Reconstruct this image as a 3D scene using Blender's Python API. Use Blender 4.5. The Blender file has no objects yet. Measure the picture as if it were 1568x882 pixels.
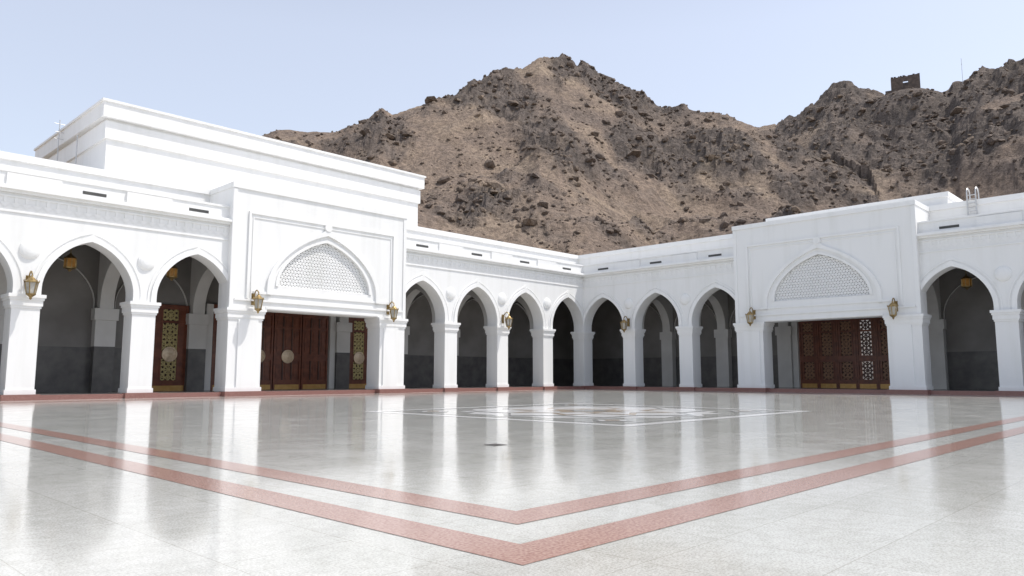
import bpy, bmesh, math, random
from mathutils import Vector, noise, Matrix
random.seed(7)
scene = bpy.context.scene
rad = math.radians

# ------------------------------------------------------------------ materials
def new_mat(name):
    m = bpy.data.materials.new(name); m.use_nodes = True
    nt = m.node_tree
    return m, nt, nt.nodes['Principled BSDF']

def N(nt, t, **kw):
    n = nt.nodes.new(t)
    for k, v in kw.items(): setattr(n, k, v)
    return n

def noisy(name, c1, c2, scale=2.0, rough=0.6, bump=0.0, bscale=30.0, metallic=0.0, spec=0.5, detail=3.0):
    m, nt, b = new_mat(name)
    tc = N(nt, 'ShaderNodeTexCoord')
    nz = N(nt, 'ShaderNodeTexNoise'); nz.inputs['Scale'].default_value = scale; nz.inputs['Detail'].default_value = detail
    nt.links.new(tc.outputs['Object'], nz.inputs['Vector'])
    cr = N(nt, 'ShaderNodeValToRGB')
    cr.color_ramp.elements[0].position = 0.32; cr.color_ramp.elements[1].position = 0.68
    cr.color_ramp.elements[0].color = (*c1, 1); cr.color_ramp.elements[1].color = (*c2, 1)
    nt.links.new(nz.outputs['Fac'], cr.inputs['Fac']); nt.links.new(cr.outputs['Color'], b.inputs['Base Color'])
    b.inputs['Roughness'].default_value = rough; b.inputs['Metallic'].default_value = metallic
    b.inputs['Specular IOR Level'].default_value = spec
    if bump > 0:
        n2 = N(nt, 'ShaderNodeTexNoise'); n2.inputs['Scale'].default_value = bscale; n2.inputs['Detail'].default_value = 3
        nt.links.new(tc.outputs['Object'], n2.inputs['Vector'])
        bp = N(nt, 'ShaderNodeBump'); bp.inputs['Strength'].default_value = bump; bp.inputs['Distance'].default_value = 0.02
        nt.links.new(n2.outputs['Fac'], bp.inputs['Height']); nt.links.new(bp.outputs['Normal'], b.inputs['Normal'])
    return m

def plaster(name,c):
    """painted plaster with very faint vertical weather streaks"""
    m,nt,b=new_mat(name); L=nt.links.new
    tc=N(nt,'ShaderNodeTexCoord'); mp=N(nt,'ShaderNodeMapping'); mp.inputs['Scale'].default_value=(1.6,1.6,.16)
    L(tc.outputs['Object'],mp.inputs[0])
    n1=N(nt,'ShaderNodeTexNoise'); n1.inputs['Scale'].default_value=1.0; n1.inputs['Detail'].default_value=4; L(mp.outputs[0],n1.inputs['Vector'])
    r=N(nt,'ShaderNodeValToRGB'); e=r.color_ramp.elements
    e[0].position=.30; e[0].color=(c[0]*.945,c[1]*.945,c[2]*.935,1); e[1].position=.52; e[1].color=(*c,1)
    L(n1.outputs['Fac'],r.inputs['Fac']); L(r.outputs[0],b.inputs['Base Color'])
    b.inputs['Roughness'].default_value=.6; b.inputs['Specular IOR Level'].default_value=.3
    return m
M_WHITE = plaster('white_painted_plaster', (.82,.82,.81))
M_TRIM = plaster('white_trim', (.84,.84,.83))
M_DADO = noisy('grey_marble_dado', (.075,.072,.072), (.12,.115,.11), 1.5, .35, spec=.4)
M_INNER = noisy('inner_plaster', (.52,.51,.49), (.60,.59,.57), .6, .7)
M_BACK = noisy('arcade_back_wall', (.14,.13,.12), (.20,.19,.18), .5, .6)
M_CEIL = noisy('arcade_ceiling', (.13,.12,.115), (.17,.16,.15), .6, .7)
M_RED = noisy('red_granite', (.20,.09,.075), (.29,.15,.13), 22, .3)
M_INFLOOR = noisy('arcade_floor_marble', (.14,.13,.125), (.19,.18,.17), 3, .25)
M_WOOD = noisy('door_wood', (.10,.026,.012), (.17,.050,.022), 3, .42, .2, 20)
M_WOODD = noisy('door_wood_dark', (.040,.014,.009), (.065,.024,.014), 3, .45)
M_KICK = noisy('door_kick_plate', (.42,.24,.07), (.5,.3,.1), 4, .4, metallic=.3)
M_BRASS = noisy('brass', (.26,.18,.08), (.40,.29,.13), 6, .35, metallic=.85)
M_GOLDL = noisy('gilded_lit_lattice', (.36,.29,.13), (.48,.40,.19), 6, .4, metallic=.4)  # gold tone also stands in for light showing through the left door lattice
M_LATR = noisy('carved_wood_lattice', (.20,.10,.055), (.28,.15,.085), 6, .5)
M_MEDAL = noisy('medallion', (.50,.38,.26), (.62,.5,.36), 7, .4, metallic=.3)
M_SLIT = noisy('slit_shade', (.05,.05,.05), (.08,.08,.075), 3, .7)
M_GRB = noisy('grille_backing', (.44,.42,.395), (.54,.52,.49), 2, .8)
M_GLASS = noisy('lantern_glass', (.36,.34,.30), (.50,.48,.43), 4, .12)
M_AMBER = noisy('amber_glass', (.42,.20,.05), (.54,.28,.08), 4, .2)
M_SAND = noisy('sand_ground', (.30,.23,.16), (.38,.30,.22), .08, .9)
M_STEEL = noisy('galvanised_steel', (.5,.5,.5), (.6,.6,.6), 8, .4, metallic=.5)
M_DARK = noisy('drain_iron', (.12,.11,.10), (.17,.16,.15), 8, .6)

# ------------------------------------------------------------------ mesh builder
class MB:
    def __init__(s): s.v=[]; s.f=[]; s.mi=[]; s.mats=[]
    def m(s, mat):
        if mat not in s.mats: s.mats.append(mat)
        return s.mats.index(mat)
    def face(s, pts, mat):
        i=len(s.v); s.v.extend(pts); s.f.append(tuple(range(i,i+len(pts)))); s.mi.append(s.m(mat))
    def box(s, P, a0,a1,b0,b1,z0,z1, mat):
        i=len(s.v)
        for z in (z0,z1):
            for a,b in ((a0,b0),(a1,b0),(a1,b1),(a0,b1)): s.v.append(P(a,b,z))
        k=s.m(mat)
        for q in ((0,3,2,1),(4,5,6,7),(0,1,5,4),(1,2,6,5),(2,3,7,6),(3,0,4,7)):
            s.f.append(tuple(i+j for j in q)); s.mi.append(k)
    def lathe(s, c, prof, n, mat, rot=0.0):
        i=len(s.v); k=s.m(mat)
        for r,z in prof:
            for j in range(n):
                a=rot+2*math.pi*j/n
                s.v.append((c[0]+r*math.cos(a), c[1]+r*math.sin(a), c[2]+z))
        for p in range(len(prof)-1):
            for j in range(n):
                a=i+p*n+j; b=i+p*n+(j+1)%n
                s.f.append((a,b,b+n,a+n)); s.mi.append(k)
        s.f.append(tuple(i+j for j in range(n))); s.mi.append(k)
        e=i+(len(prof)-1)*n
        s.f.append(tuple(e+j for j in range(n))); s.mi.append(k)
    def tube(s, pts, r, mat, n=8):
        k=s.m(mat); rings=[]
        for q,p in enumerate(pts):
            p=Vector(p); a=Vector(pts[max(q-1,0)]); b=Vector(pts[min(q+1,len(pts)-1)])
            t=(b-a).normalized(); u=t.orthogonal().normalized(); w=t.cross(u)
            if q>0:
                u=(pu-t*pu.dot(t)).normalized(); w=t.cross(u)
            pu=u; i=len(s.v); rings.append(i)
            for j in range(n):
                an=2*math.pi*j/n; s.v.append(tuple(p+u*math.cos(an)*r+w*math.sin(an)*r))
        for q in range(len(rings)-1):
            for j in range(n):
                s.f.append((rings[q]+j,rings[q]+(j+1)%n,rings[q+1]+(j+1)%n,rings[q+1]+j)); s.mi.append(k)
    def build(s, name, parent=None, smooth=False, loc=None):
        me=bpy.data.meshes.new(name); me.from_pydata([tuple(v) for v in s.v],[],s.f)
        for m in s.mats: me.materials.append(m)
        me.polygons.foreach_set('material_index', s.mi)
        bm=bmesh.new(); bm.from_mesh(me); bmesh.ops.recalc_face_normals(bm, faces=bm.faces); bm.to_mesh(me); bm.free()
        if smooth: me.polygons.foreach_set('use_smooth',[True]*len(me.polygons))
        o=bpy.data.objects.new(name, me); scene.collection.objects.link(o)
        if parent: o.parent=parent
        if loc: o.location=loc
        return o

def empty(name):
    e=bpy.data.objects.new(name,None); scene.collection.objects.link(e); return e

# arch profile
def prof(u, R, k=.8):
    u=min(1.0,abs(u)); return R*(k*math.sqrt(max(0,1-u*u))+(1-k)*(1-u))
NS=28
def us():
    return [-math.cos(math.pi*i/NS) for i in range(NS+1)]

def arch_wall(mb,P,c,half,a,zs,stilt,R,ztop,d0,d1,mat,k=.8,bottom=True):
    pts=[(c-half,zs),(c-a,zs)]+[(c+u*a,zs+stilt+prof(u,R,k)) for u in us()]+[(c+a,zs),(c+half,zs)]
    for (s0,z0),(s1,z1) in zip(pts[:-1],pts[1:]):
        if abs(s1-s0)>1e-6:
            for d in (d0,d1): mb.face([P(s0,d,z0),P(s1,d,z1),P(s1,d,ztop),P(s0,d,ztop)],mat)
        mb.face([P(s0,d0,z0),P(s1,d0,z1),P(s1,d1,z1),P(s0,d1,z0)],mat)
    mb.face([P(c-half,d0,ztop),P(c+half,d0,ztop),P(c+half,d1,ztop),P(c-half,d1,ztop)],mat)

def arch_band(mb,P,c,a0,R0,a1,R1,zs,stilt,db,df,mat,k=.8,tip=0.0):
    U=us()
    inn=[(c-a0,zs)]+[(c+u*a0,zs+stilt+prof(u,R0,k)) for u in U]+[(c+a0,zs)]
    out=[(c-a1,zs)]+[(c+u*a1,zs+stilt+prof(u,R1,k)+tip*math.exp(-(u/.09)**2)) for u in U]+[(c+a1,zs)]
    for i in range(len(inn)-1):
        a,b=inn[i],inn[i+1]; e,f=out[i],out[i+1]
        mb.face([P(a[0],df,a[1]),P(b[0],df,b[1]),P(f[0],df,f[1]),P(e[0],df,e[1])],mat)
        mb.face([P(e[0],db,e[1]),P(f[0],db,f[1]),P(f[0],df,f[1]),P(e[0],df,e[1])],mat)
        mb.face([P(a[0],db,a[1]),P(b[0],db,b[1]),P(b[0],df,b[1]),P(a[0],df,a[1])],mat)

def lattice(mb,P,inside,s0,s1,z0,z1,sp,w,d0,d1,mat,angles=(0,60,120),off=0.0,step=.05):
    """strips of a geometric grille clipped to inside(s,z)"""
    cs,cz=(s0+s1)/2,(z0+z1)/2; Rr=math.hypot(s1-s0,z1-z0)/2
    for q,an in enumerate(angles):
        t=rad(an); dx,dz=math.cos(t),math.sin(t); nx,nz=-dz,dx
        n=int(Rr/sp)+1
        for i in range(-n,n+1):
            o=(i+off)*sp; run=None; x=-Rr
            while x<=Rr+step:
                ps,pz=cs+dx*x+nx*o, cz+dz*x+nz*o
                ok = x<=Rr and s0<=ps<=s1 and z0<=pz<=z1 and inside(ps,pz)
                if ok and run is None: run=x
                if (not ok) and run is not None:
                    a,b=run,x-step
                    if b-a>step:
                        c=[(cs+dx*e+nx*(o+g), cz+dz*e+nz*(o+g)) for e,g in ((a,-w/2),(b,-w/2),(b,w/2),(a,w/2))]
                        dd=d1-.006*q
                        mb.face([P(p[0],dd,p[1]) for p in c],mat)
                        for j in range(4):
                            g,h=c[j],c[(j+1)%4]
                            mb.face([P(g[0],dd,g[1]),P(h[0],dd,h[1]),P(h[0],d0,h[1]),P(g[0],d0,g[1])],mat)
                    run=None
                x+=step

B=6.0
PL=lambda s,d,z:(-s,-d,z)
PR=lambda s,d,z:(-d,-s,z)
building=empty('mosque_courtyard_building')
ZF=.26; ZC=5.6; STILT=.35; RISE=2.85; A=2.34; ZTOPW=10.95

def wing(P, tag, nb, portal, first):
    st=lambda dface: (.58 if first else dface)      # start of projecting strips at the concave corner
    L=nb*B
    pc=(portal[0]+portal[1])/2*B
    wall=MB(); trim=MB(); inn=MB(); fl=MB(); det=MB()
    # floors and step
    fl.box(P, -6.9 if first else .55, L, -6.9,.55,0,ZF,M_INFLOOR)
    fl.box(P, .55 if first else .85, L, .55,.85,0,ZF+.005,M_RED)
    # piers
    for k in range(0,nb+1):
        if portal[0]<k<portal[1]: continue
        isP = k in portal
        if k==0 and not first: continue
        s=k*B
        if not isP:
            fl.box(P,s-.9,s+.9,.5,1.02,0,ZF+.04,M_RED)
            wall.box(P,s-.66,s+.66,-.66,.66,ZF,4.85,M_WHITE)
            for z0,z1,h in ((4.85,4.98,.71),(4.98,5.28,.76),(5.28,5.42,.81),(5.42,ZC,.87)):
                trim.box(P,s-h,s+h,-h,h,z0,z1,M_TRIM)
            trim.box(P,s-.72,s+.72,-.72,.72,ZF+.045,ZF+.30,M_TRIM)
        # inner pilaster + transverse arch
        if k>=1:
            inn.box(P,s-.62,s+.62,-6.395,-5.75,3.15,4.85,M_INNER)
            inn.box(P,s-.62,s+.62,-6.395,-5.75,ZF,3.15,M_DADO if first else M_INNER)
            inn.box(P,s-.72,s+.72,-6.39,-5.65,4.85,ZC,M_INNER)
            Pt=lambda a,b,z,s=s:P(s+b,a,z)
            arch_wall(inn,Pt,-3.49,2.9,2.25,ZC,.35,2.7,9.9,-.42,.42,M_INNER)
    # facade bays
    for k in range(nb):
        c=(k+.5)*B
        if portal[0]<=k<portal[1]: continue
        arch_wall(wall,P,c,3.0,A,ZC,STILT,RISE,ZTOPW,-.58,.58,M_WHITE)
        arch_band(trim,P,c,A,RISE,A+.30,RISE+.30,ZC+.003,STILT,.58,.67,M_TRIM,tip=.13)
        arch_band(trim,P,c,A+.42,RISE+.44,A+.50,RISE+.53,ZC+.003,STILT,.58,.63,M_TRIM,tip=.16)
        # blind arch on the back wall
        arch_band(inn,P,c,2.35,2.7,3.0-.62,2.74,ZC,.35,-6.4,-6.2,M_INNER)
        # vent slit: dark box colour stands in for the shade of a recess
        det.box(P,c-.62,c+.62,.3,.515,11.50,11.68,M_SLIT)
    # roundels over piers
    for k in range(1,nb+1):
        if k in portal or portal[0]<k<portal[1]: continue
        s=k*B; n=24; prev=None
        for q in range(5):
            r=.52*math.cos(q/4*math.pi/2*.98); dd=.58+.20*math.sin(q/4*math.pi/2)
            ring=[P(s+r*math.cos(2*math.pi*j/n),dd,8.0+r*math.sin(2*math.pi*j/n)) for j in range(n)]
            if prev:
                for j in range(n): trim.face([prev[j],prev[(j+1)%n],ring[(j+1)%n],ring[j]],M_TRIM)
            prev=ring
        trim.face(prev,M_TRIM)
    segs=[(None,pc-7.0),(pc+7.0,L)]
    for g,(a,b) in enumerate(segs):
        S=lambda df: st(df) if a is None else a
        # frieze mouldings, cornice, parapet
        trim.box(P,S(.64),b,.58,.64,9.92,10.0,M_TRIM)
        trim.box(P,S(.65),b,.58,.65,10.72,10.80,M_TRIM)
        trim.box(P,S(.78),b,-.58,.78,10.953,11.10,M_TRIM)
        trim.box(P,S(.98),b,-.58,.98,11.10,11.24,M_TRIM)
        trim.box(P,S(.86),b,-.58,.86,11.24,11.32,M_TRIM)
        wall.box(P,S(.5),b,-.1,.5,11.32,12.08,M_WHITE)
        trim.box(P,S(.57),b,-.15,.57,12.08,12.2,M_TRIM)
        # frieze: small dentils and pointed relief
        x=S(.7)+.3
        while x<b-.3:
            trim.box(P,x-.07,x+.07,.58,.625,10.42,10.72,M_TRIM)
            trim.face([P(x-.25,.605,10.42),P(x,.605,10.12),P(x+.25,.605,10.42)],M_TRIM)
            x+=.5
    for k in range(0,nb+1):
        if k in portal or portal[0]<k<portal[1] or k==0: continue
        trim.box(P,k*B-1.3,k*B+1.3,.5,.62,11.325,12.02,M_WHITE)
    # ceiling, back wall
    c0=-6.4 if first else .58
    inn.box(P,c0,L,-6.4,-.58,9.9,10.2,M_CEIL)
    wall.box(P,(-9 if first else -.58),L,-9,-.58,10.95,11.4,M_WHITE)
    # setback upper parapet
    s0=-9 if first else -2.5
    wall.box(P,s0,L,-9,-2.5,11.4,13.45,M_WHITE)
    trim.box(P,(-9.1 if first else -2.38),L,-9.1,-2.38,13.45,13.85,M_TRIM)
    trim.box(P,(-9.1 if first else -2.44),L,-9.05,-2.44,12.75,12.83,M_TRIM)
    # back wall with dado (openings behind the doors on right wing)
    op=(pc-4.8,pc+4.8)
    b0=-6.9 if first else -6.4
    if first:
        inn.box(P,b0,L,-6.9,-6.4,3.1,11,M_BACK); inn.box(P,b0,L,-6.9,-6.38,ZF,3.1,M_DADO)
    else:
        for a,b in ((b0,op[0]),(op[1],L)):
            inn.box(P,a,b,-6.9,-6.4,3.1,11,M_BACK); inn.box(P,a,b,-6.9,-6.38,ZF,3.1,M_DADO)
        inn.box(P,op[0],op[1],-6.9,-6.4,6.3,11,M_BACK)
    # far-end closure
    wall.box(P,L,L+.5,-9,.58,0,12.1,M_WHITE)
    # ---------------- portal
    h=7.0; F=.95
    for sg in (-1,1):
        a,b=sorted((pc+sg*4.7,pc+sg*7.0))
        wall.box(P,a,b,-.6,F,ZF,4.85,M_WHITE)
        for z0,z1,e in ((4.85,4.98,.05),(4.98,5.28,.1),(5.28,5.42,.15),(5.42,ZC,.2)):
            trim.box(P,a-e,b+e,-.6-e,F+e,z0,z1,M_TRIM)
        trim.box(P,a-.06,b+.06,-.66,F+.10,ZF+.045,ZF+.30,M_TRIM)
        fl.box(P,a-.2,b+.2,.5,F+.4,0,ZF+.045,M_RED)
        # narrow raised pilaster on the pier front
        a2,b2=sorted((pc+sg*5.0,pc+sg*6.35))
        trim.box(P,a2,b2,F,F+.09,ZF+.30,4.85,M_TRIM)
    wall.box(P,pc-h,pc+h,-.6,.62,ZC,13.4,M_WHITE)
    wall.box(P,pc-h,pc+h,.62,F,ZC+.002,7.2,M_WHITE)
    arch_wall(wall,P,pc,h,3.65,7.2,.12,3.3,13.4,.62,F,M_WHITE,k=.72)
    for sg in (-1,1):   # side returns of the portal front
        a,b=sorted((pc+sg*7.003,pc+sg*7.03)); trim.box(P,a,b,-3.39,F+.05,11.4,13.395,M_TRIM)
        a,b=sorted((pc+sg*7.003,pc+sg*7.028)); trim.box(P,a,b,.57,F+.05,5.62,11.4,M_TRIM)
    wall.box(P,pc-h,pc+h,-3.4,-.6,10.3,13.4,M_WHITE)
    trim.box(P,pc-h-.08,pc+h+.08,-3.45,F+.10,13.4,13.75,M_TRIM)
    # rectangular frame
    for x0,x1,z0,z1 in ((-5.9,5.9,11.85,12.0),(-5.9,-5.75,6.25,11.85),(5.75,5.9,6.25,11.85)):
        trim.box(P,pc+x0,pc+x1,F,F+.10,z0,z1,M_TRIM)
    for x0,x1,z0,z1 in ((-5.6,5.6,11.6,11.66),(-5.6,-5.54,6.25,11.6),(5.54,5.6,6.25,11.6)):
        trim.box(P,pc+x0,pc+x1,F,F+.05,z0,z1,M_TRIM)
    for x0,x1 in ((-7.0,-6.75),(6.75,7.0)):
        trim.box(P,pc+x0,pc+x1,F,F+.06,5.62,13.38,M_TRIM)
    trim.box(P,pc-6.7,pc+6.7,F,F+.10,6.1,6.22,M_TRIM)
    trim.box(P,pc-4.5,pc+4.5,F,F+.05,5.66,5.78,M_TRIM)
    # pointed arch mouldings
    arch_band(trim,P,pc,3.65,3.3,3.85,3.5,7.2,.12,F,F+.07,M_TRIM,k=.72)
    arch_band(trim,P,pc,4.2,3.95,4.5,4.2,6.6,.55,F,F+.16,M_TRIM,k=.70,tip=.25)
    for s0_,s1_ in ((-5.4,-4.5),(4.5,5.4)):
        trim.box(P,pc+s0_,pc+s1_,F,F+.12,6.6,6.78,M_TRIM)
    trim.box(P,pc-4.2,pc+4.2,F,F+.08,6.62,6.76,M_TRIM)
    n=20
    ro=[P(pc+.28*math.cos(2*math.pi*j/n),F+.2,11.68+.28*math.sin(2*math.pi*j/n)) for j in range(n)]
    ri=[P(pc+.28*math.cos(2*math.pi*j/n),F+.0,11.68+.28*math.sin(2*math.pi*j/n)) for j in range(n)]
    trim.face(ro,M_TRIM)
    for j in range(n): trim.face([ro[j],ro[(j+1)%n],ri[(j+1)%n],ri[j]],M_TRIM)
    det.face([P(pc-3.7,.63,7.2),P(pc+3.7,.63,7.2),P(pc+3.7,.63,10.8),P(pc-3.7,.63,10.8)],M_GRB)
    ins=lambda s,z: abs(s-pc)<3.63 and z<7.32+prof((s-pc)/3.65,3.3,.72)
    gr=MB()
    lattice(gr,P,ins,pc-3.65,pc+3.65,7.2,10.7,.21,.068,.64,.78,M_TRIM)
    gr.build('portal_grille_'+tag,building)
    # ---------------- doors (at back wall)
    dr=MB(); dl=MB()
    D=-6.2
    def leaf(a,b,lat,medal,backing=False):
        w=b-a; top=6.15; hw=.52 if first else .44
        for x0,x1 in ((a,a+.14),(b-.14,b)): dr.box(P,x0,x1,D-.1,D+.10,ZF,top,M_WOOD)
        for z0,z1 in ((ZF+.35,ZF+.7),(2.45,2.95),(top-.3,top),(4.9,5.05)):
            dr.box(P,a+.14,b-.14,D-.08,D+.08,z0,z1,M_WOOD)
        dr.box(P,a+.14,b-.14,D-.08,D+.12,ZF,ZF+.35,M_KICK)
        ct=(a+b)/2
        if backing: dr.box(P,a+.1,b-.1,D-.16,D-.12,ZF,top,M_WOODD)
        for z0,z1 in ((ZF+.7,2.45),(2.95,4.9),(5.05,top-.3)):
            if lat:
                dr.box(P,ct-hw-.1,ct-hw,D-.07,D+.07,z0,z1,M_WOOD); dr.box(P,ct+hw,ct+hw+.1,D-.07,D+.07,z0,z1,M_WOOD)
                for x0,x1 in ((a+.14,ct-hw-.1),(ct+hw+.1,b-.14)): dr.box(P,x0,x1,D-.05,D+.03,z0,z1,M_WOOD)
                lattice(dl,P,lambda s,z:True,ct-hw,ct+hw,z0,z1,.26,.07,D-.04,D+.05,lat,angles=(45,135,0,90))
            else:
                dr.box(P,a+.14,b-.14,D-.06,D+.0,z0,z1,M_WOOD)
                for x in (a+w*.34,a+w*.66): dr.box(P,x-.05,x+.05,D,D+.05,z0,z1,M_WOODD)
                for x in (a+.14+w*.12,ct,b-.14-w*.12): dr.box(P,x-.16,x+.16,D,D+.03,z0+.2,z1-.2,M_WOOD)
        if medal:
            prev=None
            for r,dd in ((.52,D+.08),(.52,D+.15),(.42,D+.17),(.40,D+.14),(.12,D+.2)):
                ring=[P(ct+r*math.cos(2*math.pi*j/24),dd,2.75+r*math.sin(2*math.pi*j/24)) for j in range(24)]
                if prev:
                    for j in range(24): dr.face([prev[j],prev[(j+1)%24],ring[(j+1)%24],ring[j]],M_MEDAL)
                prev=ring
            dr.face(prev,M_MEDAL)
    if first:
        dr.box(P,pc-9.3,pc+9.3,-6.37,-6.33,ZF,6.2,M_WOODD)
        for a,b,m_ in ((-4.8,-2.4,0),(-2.4,0,1),(0,2.4,1),(2.4,4.8,0)):
            leaf(pc+a+.04,pc+b-.04,None,m_)
        for sg in (-1,1):
            a,b=sorted((pc+sg*6.55,pc+sg*8.95))
            leaf(a,b,M_GOLDL,1)
    else:
        w6=9.6/6
        for q in range(6):
            leaf(pc-4.8+q*w6+.01,pc-4.8+(q+1)*w6-.01, M_LATR if q not in (3,5) else M_WOODD, 0, backing=(q not in (3,5)))
    dr.box(P,pc-4.85,pc+4.85,D-.1,D+.18,6.15,6.4,M_WOOD)
    for s_ in (-5.1,5.1):
        inn.box(P,pc+s_-.25,pc+s_+.25,-6.39,-5.95,ZF,6.4,M_INNER)
    dr.build('door_leaves_'+tag,building); dl.build('door_lattice_'+tag,building)
    wall.build('walls_'+tag,building); trim.build('mouldings_'+tag,building)
    inn.build('arcade_interior_'+tag,building); fl.build('arcade_step_'+tag,building); det.build('vents_'+tag,building)
    return pc

pcL=wing(PL,'prayer_hall_side',13,(4,6),True)
pcR=wing(PR,'entrance_side',12,(3,5),False)

cb=MB()
cb.box(PL,-.58,.58,-.58,.58,ZC,10.94,M_WHITE)
cb.box(PL,-.58,.575,-.57,.575,10.94,12.15,M_WHITE)
# prayer hall upper block
P=PL; a,b=17.1,42.9
cb.box(P,a,b,-20,-5,10,16.6,M_WHITE)
cb.box(P,a-.15,b+.15,-20.15,-4.85,16.6,17.75,M_TRIM)
cb.box(P,a-.02,b+.02,-20.02,-4.98,17.75,17.95,M_WHITE)
cb.box(P,a-.4,b+.4,-20.4,-4.6,17.95,18.95,M_TRIM)
cb.box(P,a-.5,b+.5,-20.5,-4.5,18.95,19.1,M_TRIM)
# right raised block
cb.box(PR,18.2,32.2,-8.9,-3.0,11.5,14.5,M_WHITE)
cb.box(PR,18.1,32.3,-9.0,-2.88,14.5,14.85,M_TRIM)
# unseen white wall added behind entrance as bright backdrop for the door lattice
cb.box(PR,5,50,-22,-21.5,0,9,M_WHITE)
cb.build('upper_blocks',building)

# ------------------------------------------------------------------ lanterns
def wall_lantern(P,s,d,z):
    mb=MB(); c=P(s,d+.75,z)
    n=6
    mb.box(P,s-.12,s+.12,d,d+.05,z-.1,z+.65,M_BRASS)
    pts=[P(s,d+.04+t*.71, z+.35+.42*math.sin(t*math.pi*.85)+ .1*t) for t in [i/10 for i in range(11)]]
    mb.tube(pts,.04,M_BRASS)
    pts=[P(s,d+.05+.28*math.cos(a)*.9+.12, z+.28+.17*math.sin(a)) for a in [i/10*math.pi*1.6-1.2 for i in range(11)]]
    mb.tube(pts,.028,M_BRASS)
    mb.lathe(c,[(.02,.62),(.05,.58),(.03,.52),(.10,.48),(.17,.40),(.30,.28),(.36,.24),(.36,.20)],12,M_BRASS)
    mb.lathe(c,[(.30,.20),(.20,-.38)],n,M_GLASS)
    for j in range(n):
        an=2*math.pi*j/n
        mb.tube([(c[0]+.31*math.cos(an),c[1]+.31*math.sin(an),c[2]+.2),(c[0]+.21*math.cos(an),c[1]+.21*math.sin(an),c[2]-.38)],.028,M_BRASS,5)
    mb.lathe(c,[(.24,-.38),(.24,-.43),(.15,-.50),(.06,-.58),(.07,-.64),(.02,-.70)],12,M_BRASS)
    for j in range(n):
        an=2*math.pi*(j)/n
        mb.lathe((c[0]+.35*math.cos(an),c[1]+.35*math.sin(an),c[2]+.24),[(.02,0),(.03,.04),(.005,.12)],6,M_BRASS)
    mb.build('wall_lantern')
for s,d in ((48,.66),(pcL+5.4,.95),(pcL-5.4,.95),(12,.66)): wall_lantern(PL,s,d,5.95)
for s,d in ((6,.66),(pcR-5.4,.95),(pcR+5.4,.95),(42,.66)): wall_lantern(PR,s,d,5.95)

def hanging_lantern(P,s,d,z):
    mb=MB(); c=P(s,d,z)
    mb.tube([(c[0],c[1],9.9),(c[0],c[1],z+.6)],.02,M_BRASS,6)
    mb.lathe(c,[(.03,.62),(.08,.52),(.16,.46),(.36,.30),(.38,.26)],8,M_BRASS)
    mb.lathe(c,[(.32,.26),(.32,-.26)],8,M_AMBER)
    for j in range(8):
        an=2*math.pi*j/8
        mb.tube([(c[0]+.33*math.cos(an),c[1]+.33*math.sin(an),c[2]+.26),(c[0]+.33*math.cos(an),c[1]+.33*math.sin(an),c[2]-.26)],.022,M_BRASS,5)
    mb.lathe(c,[(.37,-.26),(.34,-.32),(.14,-.40),(.04,-.52)],8,M_BRASS)
    mb.build('hanging_lantern')
for k in (6,7,8): hanging_lantern(PL,(k+.5)*B,-3.2,8.0)
for k in (5,6): hanging_lantern(PR,(k+.5)*B,-3.2,8.0)

# ------------------------------------------------------------------ ground and court floor
g=MB(); g.face([(-2500,-2500,-.06),(2500,-2500,-.06),(2500,2500,-.06),(-2500,2500,-.06)],M_SAND); g.build('ground')

def floor_mat():
    m,nt,b=new_mat('polished_granite_slabs')
    tc=N(nt,'ShaderNodeTexCoord')
    L=nt.links.new
    def nz(sc,det,r=.5,dist=0):
        n=N(nt,'ShaderNodeTexNoise'); n.inputs['Scale'].default_value=sc; n.inputs['Detail'].default_value=det; n.inputs['Roughness'].default_value=r
        n.inputs['Distortion'].default_value=dist
        L(tc.outputs['Object'],n.inputs['Vector']); return n
    def ramp(src,*st):
        r=N(nt,'ShaderNodeValToRGB'); e=r.color_ramp.elements
        e[0].position=st[0][0]; e[0].color=(*st[0][1],1); e[1].position=st[-1][0]; e[1].color=(*st[-1][1],1)
        for p,c in st[1:-1]:
            q=e.new(p); q.color=(*c,1)
        L(src,r.inputs['Fac']); return r
    def mul(a,c):
        x=N(nt,'ShaderNodeMixRGB',blend_type='MULTIPLY'); x.inputs[0].default_value=1; L(a,x.inputs[1]); L(c,x.inputs[2]); return x.outputs[0]
    sp=nz(50,2,.8); mot=nz(7,4,.7); big=nz(.22,4,.6,.6); mid=nz(1.1,4,.6,.5); vein=nz(.9,5,.65,2.2)
    br=N(nt,'ShaderNodeTexBrick'); br.inputs['Scale'].default_value=1.0
    br.inputs['Brick Width'].default_value=1.04; br.inputs['Row Height'].default_value=1.04; br.inputs['Mortar Size'].default_value=.005
    br.offset=0.0; br.inputs['Color1'].default_value=(.92,.92,.91,1); br.inputs['Color2'].default_value=(1,1,1,1); br.inputs['Mortar'].default_value=(.74,.73,.70,1)
    br.inputs['Bias'].default_value=.1
    L(tc.outputs['Object'],br.inputs['Vector'])
    c=ramp(sp.outputs['Fac'],(.38,(.48,.48,.45)),(.58,(.69,.69,.665))).outputs[0]
    c=mul(c,ramp(mot.outputs['Fac'],(.35,(.89,.89,.88)),(.6,(1,1,1))).outputs[0])
    c=mul(c,ramp(big.outputs['Fac'],(.3,(.91,.915,.90)),(.65,(1,1,1))).outputs[0])
    c=mul(c,ramp(vein.outputs['Fac'],(.44,(1,1,1)),(.5,(.93,.93,.92)),(.56,(1,1,1))).outputs[0])
    c=mul(c,br.outputs['Color'])
    L(c,b.inputs['Base Color'])
    mr=N(nt,'ShaderNodeMapRange'); mr.inputs[1].default_value=.3; mr.inputs[2].default_value=.7; mr.inputs[3].default_value=.065; mr.inputs[4].default_value=.135
    L(mid.outputs['Fac'],mr.inputs[0]); L(mr.outputs[0],b.inputs['Roughness'])
    b.inputs['IOR'].default_value=1.6
    return m
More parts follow.
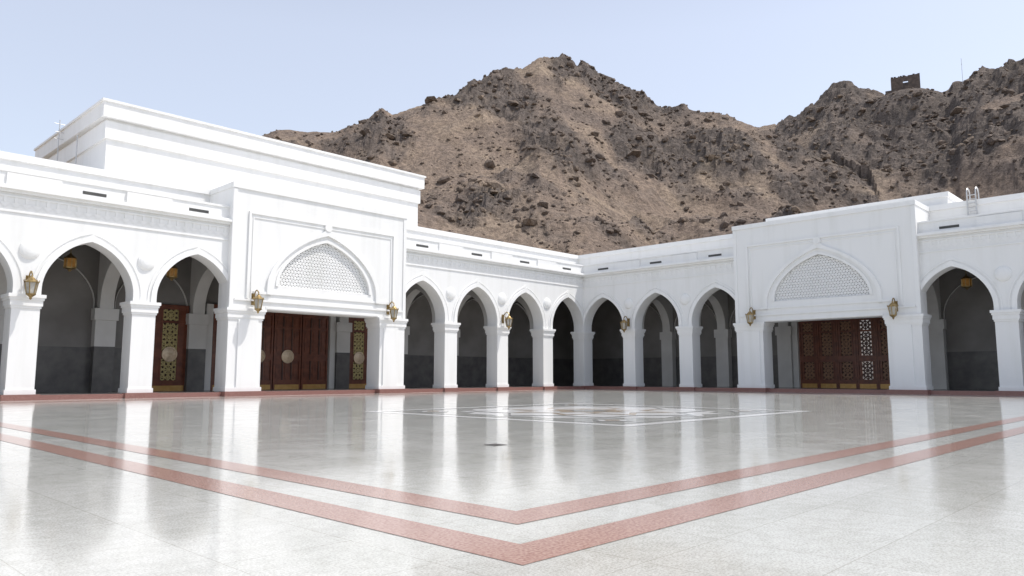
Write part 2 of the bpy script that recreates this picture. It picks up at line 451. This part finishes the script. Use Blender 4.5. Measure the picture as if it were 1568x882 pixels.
M_FLOOR=floor_mat()
def red_mat(name,c1,c2):
    m=noisy(name,c1,c2,38,.14,detail=4); return m
M_STRIPE=red_mat('red_granite_inlay',(.30,.155,.125),(.49,.335,.285))
M_INW=red_mat('white_marble_inlay',(.74,.74,.73),(.8,.8,.79))
M_ING=red_mat('grey_marble_inlay',(.34,.345,.335),(.42,.425,.41))
M_INT=red_mat('tan_marble_inlay',(.46,.38,.29),(.54,.45,.36))
f=MB(); f.face([(-115,-105,0),(.7,-105,0),(.7,.7,0),(-115,.7,0)],M_FLOOR)
court=f.build('courtyard_floor')
st=MB()
def rect(mb,x0,x1,y0,y1,z,mat): mb.face([(x0,y0,z),(x1,y0,z),(x1,y1,z),(x0,y1,z)],mat)
def loop(mb,x0,x1,y0,y1,w,z,mat):
    rect(mb,x0,x1,y0,y0+w,z,mat); rect(mb,x0,x1,y1-w,y1,z,mat)
    rect(mb,x0,x0+w,y0+w,y1-w,z,mat); rect(mb,x1-w,x1,y0+w,y1-w,z,mat)
loop(st,-54.75,-3.4,-43.13,-3.4,.46,.004,M_STRIPE)
loop(st,-53.74,-4.4,-42.12,-4.4,.46,.004,M_STRIPE)
st.build('red_border_stripes',court)
ro=MB(); x0,x1,y0,y1=-42.6,-31.0,-35.4,-23.8
loop(ro,x0,x1,y0,y1,.45,.004,M_INW)
loop(ro,x0+.7,x1-.7,y0+.7,y1-.7,.12,.004,M_ING)
cx,cy=(x0+x1)/2,(y0+y1)/2
def star(r1,r2,n,z,mat,rot=0):
    pts=[]
    for i in range(2*n):
        r=r1 if i%2==0 else r2; a=rot+math.pi*i/n; pts.append((cx+r*math.cos(a),cy+r*math.sin(a)))
    for i in range(2*n):
        p,q=pts[i],pts[(i+1)%(2*n)]
        ro.face([(cx,cy,z),(p[0],p[1],z),(q[0],q[1],z)],mat)
star(4.7,4.2,16,.004,M_INW); star(4.4,3.4,8,.008,M_ING); star(4.1,3.1,8,.012,M_INW); star(3.1,2.1,8,.016,M_INT,.39)
star(2.7,1.8,8,.020,M_INW,.39); star(1.7,1.1,8,.024,M_INT); star(.9,.6,8,.028,M_ING)
for sx in (-1,1):
    for sy in (-1,1):
        qx,qy=cx+sx*4.0,cy+sy*4.0
        for r,z,mt in ((.75,.006,M_ING),(.55,.010,M_INW),(.3,.014,M_INT)):
            ro.face([(qx+r,qy,z),(qx,qy+r,z),(qx-r,qy,z),(qx,qy-r,z)],mt)
ro.build('marble_rosette',court)
dn=MB()
for i in range(5): rect(dn,-48.68,-48.36,-36.72+i*.065,-36.69+i*.065,.009,M_DARK)
rect(dn,-48.7,-48.34,-36.75,-36.42,.005,M_DARK)
dn.build('floor_drain')

# roof items
lad=MB()
for dd in (0,.55):
    pts=[PR(33.6+dd,-2.3,12.6),PR(33.6+dd,-2.3,14.4)]+[PR(33.6+dd,-2.3-.45+.45*math.cos(a),14.4+.4*math.sin(a)) for a in [i/6*math.pi for i in range(1,7)]]+[PR(33.6+dd,-3.2,13.9)]
    lad.tube(pts,.045,M_STEEL)
for i in range(6): lad.tube([PR(33.6,-2.3,12.7+i*.3),PR(34.15,-2.3,12.7+i*.3)],.03,M_STEEL)
lad.build('roof_ladder')
an=MB()
an.tube([PL(43.6,-13,13.8),PL(43.6,-13,19.6)],.035,M_STEEL)
for zz,hw in ((19.3,.35),(18.7,.3),(18.2,.3)): an.tube([PL(43.6-hw,-13,zz),PL(43.6+hw,-13,zz)],.02,M_STEEL)
an.tube([PL(43.5,-9,13.8),PL(43.5,-9,17.6)],.04,M_STEEL)
an.build('roof_antenna')
vp=MB(); c=PL(43.9,-9.8,13.85)
vp.lathe(c,[(.35,0),(.35,1.2),(.55,1.25),(.55,1.45),(.2,1.7)],14,M_TRIM); vp.build('roof_vent')

# ------------------------------------------------------------------ camera
CAM=Vector((-58.65,-46.79,1.3)); HEAD=43.97; PITCH=6.65
cd=bpy.data.cameras.new('camera'); cam=bpy.data.objects.new('camera',cd); scene.collection.objects.link(cam)
cam.location=CAM; cam.rotation_euler=(rad(90+PITCH),0,rad(HEAD-90)); cd.sensor_width=36; cd.lens=36*1149/1568
cd.clip_end=6000; scene.camera=cam

# ------------------------------------------------------------------ rocky hills
# crest survey: (bearing from court axis in degrees, elevation angle in degrees)
HA=[(-70,0),(-45,1),(-32,6),(-25,14.0),(-20,16.6),(-17.84,17.6),(-15.5,17.7),(-13.56,17.9),(-11.63,18.7),(-10.16,19.8),(-9.4,19.3),(-6.89,20.3),(-4.34,21.27),(-2.28,22.4),(.83,23.0),(2.13,23.75),(4.47,23.5),(6.27,22.9),(8.05,22.0),(9.8,21.0),(12.02,20.0),(14.46,19.5),(16.36,18.9),(17.75,18.2),(18.67,17.8),(22.63,15.4),(26.7,12.7),(30.5,10.1),(40,5),(55,0),(80,0)]
HBt=[(-70,0),(-10,2),(5,8),(11,12),(15.8,16.4),(18.67,17.8),(20.53,18.1),(22.82,19.2),(23.95,19.9),(25.04,19.95),(26.28,19.3),(27.51,19.0),(29.59,18.7),(31.06,18.5),(31.47,19.1),(33,19.4),(34.83,19.6),(35.48,19.8),(45,20),(60,14),(80,4)]
def interp(T,x):
    if x<=T[0][0]: return T[0][1]
    for (a,b),(c,d) in zip(T[:-1],T[1:]):
        if x<=c: return b+(d-b)*(x-a)/(c-a)
    return T[-1][1]
def RA(az): return 285+25*math.sin(rad(az*4+20))+10*math.sin(rad(az*11))
def RB(az): return 390+20*math.sin(rad(az*5))
def pos(az,r):
    t=rad(HEAD-az); return CAM.x+r*math.cos(t), CAM.y+r*math.sin(t)
TWX,TWY=pos(28.6,386); TWZ=131.5
def hill(az,r,T,R,r0,fall):
    e=interp(T,az)
    if e<=0: return -1,0
    H=math.tan(rad(e))*R+1.3
    if r<R:
        t=max(0,(r-r0)/(R-r0)); return H*(.55*t+.45*t**1.7), t
    return H-(r-R)*fall, 1-(r-R)/(R*.5)
def height(az,r):
    x,y=pos(az,r)
    hA,tA=hill(az,r,HA,RA(az),125,.75); hB,tB=hill(az,r,HBt,RB(az),150,.6)
    if hA>hB: h,t=hA,tA
    else: h,t=hB,tB
    t=max(0,min(1,t))
    rg=noise.ridged_multi_fractal(Vector((x*.02,y*.02,1.3)),.95,2.1,6,1.0,2.0)
    # warped ridged noise gives angular, stratified outcrops
    wx=4*noise.noise(Vector((x*.05,y*.05,3))); wy=4*noise.noise(Vector((x*.05,y*.05,11)))
    rg2=noise.ridged_multi_fractal(Vector(((x+wx)*.07,(y+wy)*.07,7.1)),.8,2.2,6,1.0,2.0)
    fb=noise.fractal(Vector((x*.012,y*.012,4.4)),.9,2.0,5)
    pt=noise.fractal(Vector((x*.035,y*.035,14.4)),.8,2.0,4)
    fine=noise.fractal(Vector((x*.35,y*.35,2.2)),.6,2.1,4)
    env=math.sin(math.pi*min(1,t*.97))
    side=.35 if az>20 else 0
    crag=max(0,min(1,(rg*.5+pt*.9+t*.95-1.08+side)*1.9))
    h2=h+env*((rg-1.0)*6+fb*11)+min(1,t*3)*((rg2-1.15)*(0.35+3.0*crag)+fine*(.22+.8*crag))
    # blocky ledges in the outcrops
    if crag>0:
        stp=2.6; q=h2/stp; fl_=math.floor(q); fr=q-fl_
        led=(fl_+min(1,max(0,(fr-.35)/.3)))*stp
        h2+= (led-h2)*.40*crag
    if t<.02 : h2=min(h2,h+.2)
    dd=math.hypot(x-TWX,y-TWY)
    if dd<22: 
        k=max(0,min(1,(22-dd)/12)); h2=h2*(1-k)+(TWZ)*k
    return max(h2,-.5)if h>0 else h, crag
az0,az1,na=-42,60,760; r0,r1,nr=122,470,330
V=[];CR=[]
for j in range(nr+1):
    r=r0+(r1-r0)*(j/nr)
    for i in range(na+1):
        az=az0+(az1-az0)*i/na
        x,y=pos(az,r); h,c=height(az,r)
        V.append((x,y,max(h,-3))); CR.append(c)
Fc=[]
for j in range(nr):
    for i in range(na):
        a=j*(na+1)+i; Fc.append((a,a+1,a+na+2,a+na+1))
me=bpy.data.meshes.new('rocky_hill'); me.from_pydata(V,[],Fc)
at=me.attributes.new('crag','FLOAT','POINT'); at.data.foreach_set('value',CR)
def hill_mat(boulder=False):  # distance haze is put into the rock colours by lightening them
    m,nt,b=new_mat('desert_rock' if not boulder else 'boulder_rock'); L=nt.links.new
    tc=N(nt,'ShaderNodeTexCoord'); 
    def nz(sc,det,r=.6,dist=0):
        n=N(nt,'ShaderNodeTexNoise'); n.inputs['Scale'].default_value=sc; n.inputs['Detail'].default_value=det; n.inputs['Roughness'].default_value=r
        n.inputs['Distortion'].default_value=dist
        L(tc.outputs['Object'],n.inputs['Vector']); return n
    n1=nz(.03,6,.7,.5); n2=nz(.75,5,.75); n3=nz(.10,6,.7,.4)
    r1=N(nt,'ShaderNodeValToRGB'); e=r1.color_ramp.elements
    e[0].position=.33; e[0].color=(.195,.158,.137,1); e[1].position=.67; e[1].color=(.37,.295,.225,1)
    x=r1.color_ramp.elements.new(.5); x.color=(.275,.215,.172,1)
    L(n1.outputs['Fac'],r1.inputs['Fac'])
    r2=N(nt,'ShaderNodeValToRGB'); e=r2.color_ramp.elements
    e[0].position=.35; e[0].color=(.088,.079,.076,1); e[1].position=.7; e[1].color=(.23,.19,.165,1)
    L(n3.outputs['Fac'],r2.inputs['Fac'])
    r3=N(nt,'ShaderNodeValToRGB'); e=r3.color_ramp.elements
    e[0].position=.36; e[0].color=(.56,.55,.54,1); e[1].position=.66; e[1].color=(1.25,1.23,1.20,1)
    L(n2.outputs['Fac'],r3.inputs['Fac'])
    mx=N(nt,'ShaderNodeMixRGB'); 
    if boulder:
        s=N(nt,'ShaderNodeMapRange'); s.inputs[1].default_value=.35; s.inputs[2].default_value=.65
        L(n3.outputs['Fac'],s.inputs[0]); L(s.outputs[0],mx.inputs[0])
    else:
        a=N(nt,'ShaderNodeAttribute',attribute_name='crag')
        ad=N(nt,'ShaderNodeMath',operation='MULTIPLY_ADD'); ad.inputs[1].default_value=1.0
        s=N(nt,'ShaderNodeMath',operation='MULTIPLY_ADD'); s.inputs[1].default_value=2.4; s.inputs[2].default_value=-1.15
        L(n3.outputs['Fac'],s.inputs[0]); L(a.outputs['Fac'],ad.inputs[0]); L(s.outputs[0],ad.inputs[2])
        cl=N(nt,'ShaderNodeClamp'); L(ad.outputs[0],cl.inputs[0]); L(cl.outputs[0],mx.inputs[0])
    L(r1.outputs[0],mx.inputs[1]); L(r2.outputs[0],mx.inputs[2])
    mm=N(nt,'ShaderNodeMixRGB',blend_type='MULTIPLY'); mm.inputs[0].default_value=1
    L(mx.outputs[0],mm.inputs[1]); L(r3.outputs[0],mm.inputs[2]); L(mm.outputs[0],b.inputs['Base Color'])
    b.inputs['Roughness'].default_value=.9; b.inputs['Specular IOR Level'].default_value=.2
    bp=N(nt,'ShaderNodeBump'); bp.inputs['Strength'].default_value=.85; bp.inputs['Distance'].default_value=1.2
    L(n2.outputs['Fac'],bp.inputs['Height']); L(bp.outputs['Normal'],b.inputs['Normal'])
    return m
me.materials.append(hill_mat()); hillo=bpy.data.objects.new('rocky_hill',me); scene.collection.objects.link(hillo)

# boulders and scree (one mesh)
t_=(1+5**.5)/2
ICO=[Vector(v).normalized() for v in [(-1,t_,0),(1,t_,0),(-1,-t_,0),(1,-t_,0),(0,-1,t_),(0,1,t_),(0,-1,-t_),(0,1,-t_),(t_,0,-1),(t_,0,1),(-t_,0,-1),(-t_,0,1)]]
ICF=[(0,11,5),(0,5,1),(0,1,7),(0,7,10),(0,10,11),(1,5,9),(5,11,4),(11,10,2),(10,7,6),(7,1,8),(3,9,4),(3,4,2),(3,2,6),(3,6,8),(3,8,9),(4,9,5),(2,4,11),(6,2,10),(8,6,7),(9,8,1)]
bv=[];bf=[]
for q in range(14000):
    az=random.uniform(-24,37); r=random.uniform(150,395)
    if r>(RA(az)+4) and az<16: continue
    h,c=height(az,r)
    if h<5: continue
    x,y=pos(az,r)
    nn=noise.noise(Vector((x*.03,y*.03,9)))
    if nn< .0 and c<.15 and random.random()<.8: continue
    sz=.18+.55*random.random()**3+ (1.9*random.random()**16) + c*.7*random.random()
    i=len(bv); sc=Vector((random.uniform(.7,1.3),random.uniform(.7,1.3),random.uniform(.4,.9)))*sz
    rz=Matrix.Rotation(random.uniform(0,6.28),3,'Z')@Matrix.Rotation(random.uniform(-.6,.6),3,'X')
    for v in ICO:
        w=v*random.uniform(.65,1.2); w=rz@Vector((w.x*sc.x,w.y*sc.y,w.z*sc.z)); bv.append((x+w.x,y+w.y,h+w.z+sz*.05))
    bf.extend([(i+a,i+b_,i+c_) for a,b_,c_ in ICF])
bm_=bpy.data.meshes.new('boulders'); bm_.from_pydata(bv,[],bf); bm_.materials.append(hill_mat(True))
bo=bpy.data.objects.new('boulders',bm_); scene.collection.objects.link(bo); bo.parent=hillo

# ruined stone tower on ridge
M_STONE=noisy('tower_stone',(.085,.07,.062),(.165,.13,.11),.9,.95,1.0,2)
tw=MB(); x,y=TWX,TWY; h=TWZ
ang=rad(HEAD-28.6)
def PT(a,b,z): # a sideways, b toward court
    return (x+math.sin(ang)*a-math.cos(ang)*b, y-math.cos(ang)*a-math.sin(ang)*b, z)
tw.box(PT,-6.0,6.0,-5,-4,h-6,h+7.9,M_STONE); tw.box(PT,-6.0,-5.2,-4,5,h-6,h+7.6,M_STONE); tw.box(PT,5.2,6.0,-4,5,h-6,h+8.2,M_STONE)
tw.box(PT,-5.2,-1.0,4,5,h-6,h+7.8,M_STONE); tw.box(PT,1.1,5.2,4,5,h-6,h+8.0,M_STONE); tw.box(PT,-1.0,1.1,4,5,h+5.6,h+7.7,M_STONE); tw.box(PT,-1.0,1.1,4,5,h-6,h+3.4,M_STONE)
for i in range(18):
    a=random.uniform(-6,5.2); tw.box(PT,a,a+random.uniform(.4,1.0),4.1,4.9,h+7.6,h+8.0+random.uniform(0,.4),M_STONE)
tw.box(PT,-8.5,-6.0,0,4.5,h-6,h+2.2,M_STONE)
tw.build('ruined_stone_tower')
ms=MB(); x,y=pos(32.0,392); h,_=height(32.0,392)
ms.tube([(x,y,h-1),(x,y,h+12)],.09,M_STEEL); ms.tube([(x-.7,y,h+9),(x+.7,y,h+9)],.06,M_STEEL)
ms.build('radio_mast')

# ------------------------------------------------------------------ light
EL=rad(62); AZ=rad(135)
w=bpy.data.worlds.new('World'); scene.world=w; w.use_nodes=True
nt=w.node_tree; bg=nt.nodes['Background']
sk=nt.nodes.new('ShaderNodeTexSky'); sk.sky_type='NISHITA'; sk.sun_disc=False; sk.sun_elevation=EL; sk.sun_rotation=AZ
sk.air_density=1.0; sk.dust_density=4.0; sk.ozone_density=1.0; sk.altitude=600
# dust haze veil: paler and denser toward the horizon
tc=nt.nodes.new('ShaderNodeTexCoord'); sx=nt.nodes.new('ShaderNodeSeparateXYZ'); nt.links.new(tc.outputs['Generated'],sx.inputs[0])
cr=nt.nodes.new('ShaderNodeValToRGB'); e=cr.color_ramp.elements
e[0].position=0.0; e[0].color=(.80,.78,.755,1); e[1].position=1.0; e[1].color=(.30,.30,.31,1)
for p_,c_ in ((.18,(.83,.83,.845,1)),(.42,(.78,.785,.82,1)),(.6,(.55,.55,.565,1))):
    q=e.new(p_); q.color=c_
nt.links.new(sx.outputs['Z'],cr.inputs['Fac'])
sc_=nt.nodes.new('ShaderNodeVectorMath'); sc_.operation='SCALE'; sc_.inputs['Scale'].default_value=4.6
nt.links.new(cr.outputs[0],sc_.inputs[0])
ad=nt.nodes.new('ShaderNodeVectorMath'); ad.operation='ADD'
nt.links.new(sk.outputs[0],ad.inputs[0]); nt.links.new(sc_.outputs[0],ad.inputs[1])
nt.links.new(ad.outputs[0],bg.inputs['Color']); bg.inputs['Strength'].default_value=.124
sd=bpy.data.lights.new('sun','SUN'); sd.energy=3.6; sd.angle=rad(.6); sd.color=(1,.965,.91)
so=bpy.data.objects.new('sun',sd); scene.collection.objects.link(so)
d=Vector((math.cos(EL)*math.sin(AZ),math.cos(EL)*math.cos(AZ),math.sin(EL)))
so.rotation_euler=d.to_track_quat('Z','Y').to_euler()
scene.view_settings.view_transform='Standard'; scene.view_settings.look='None'; scene.view_settings.exposure=0
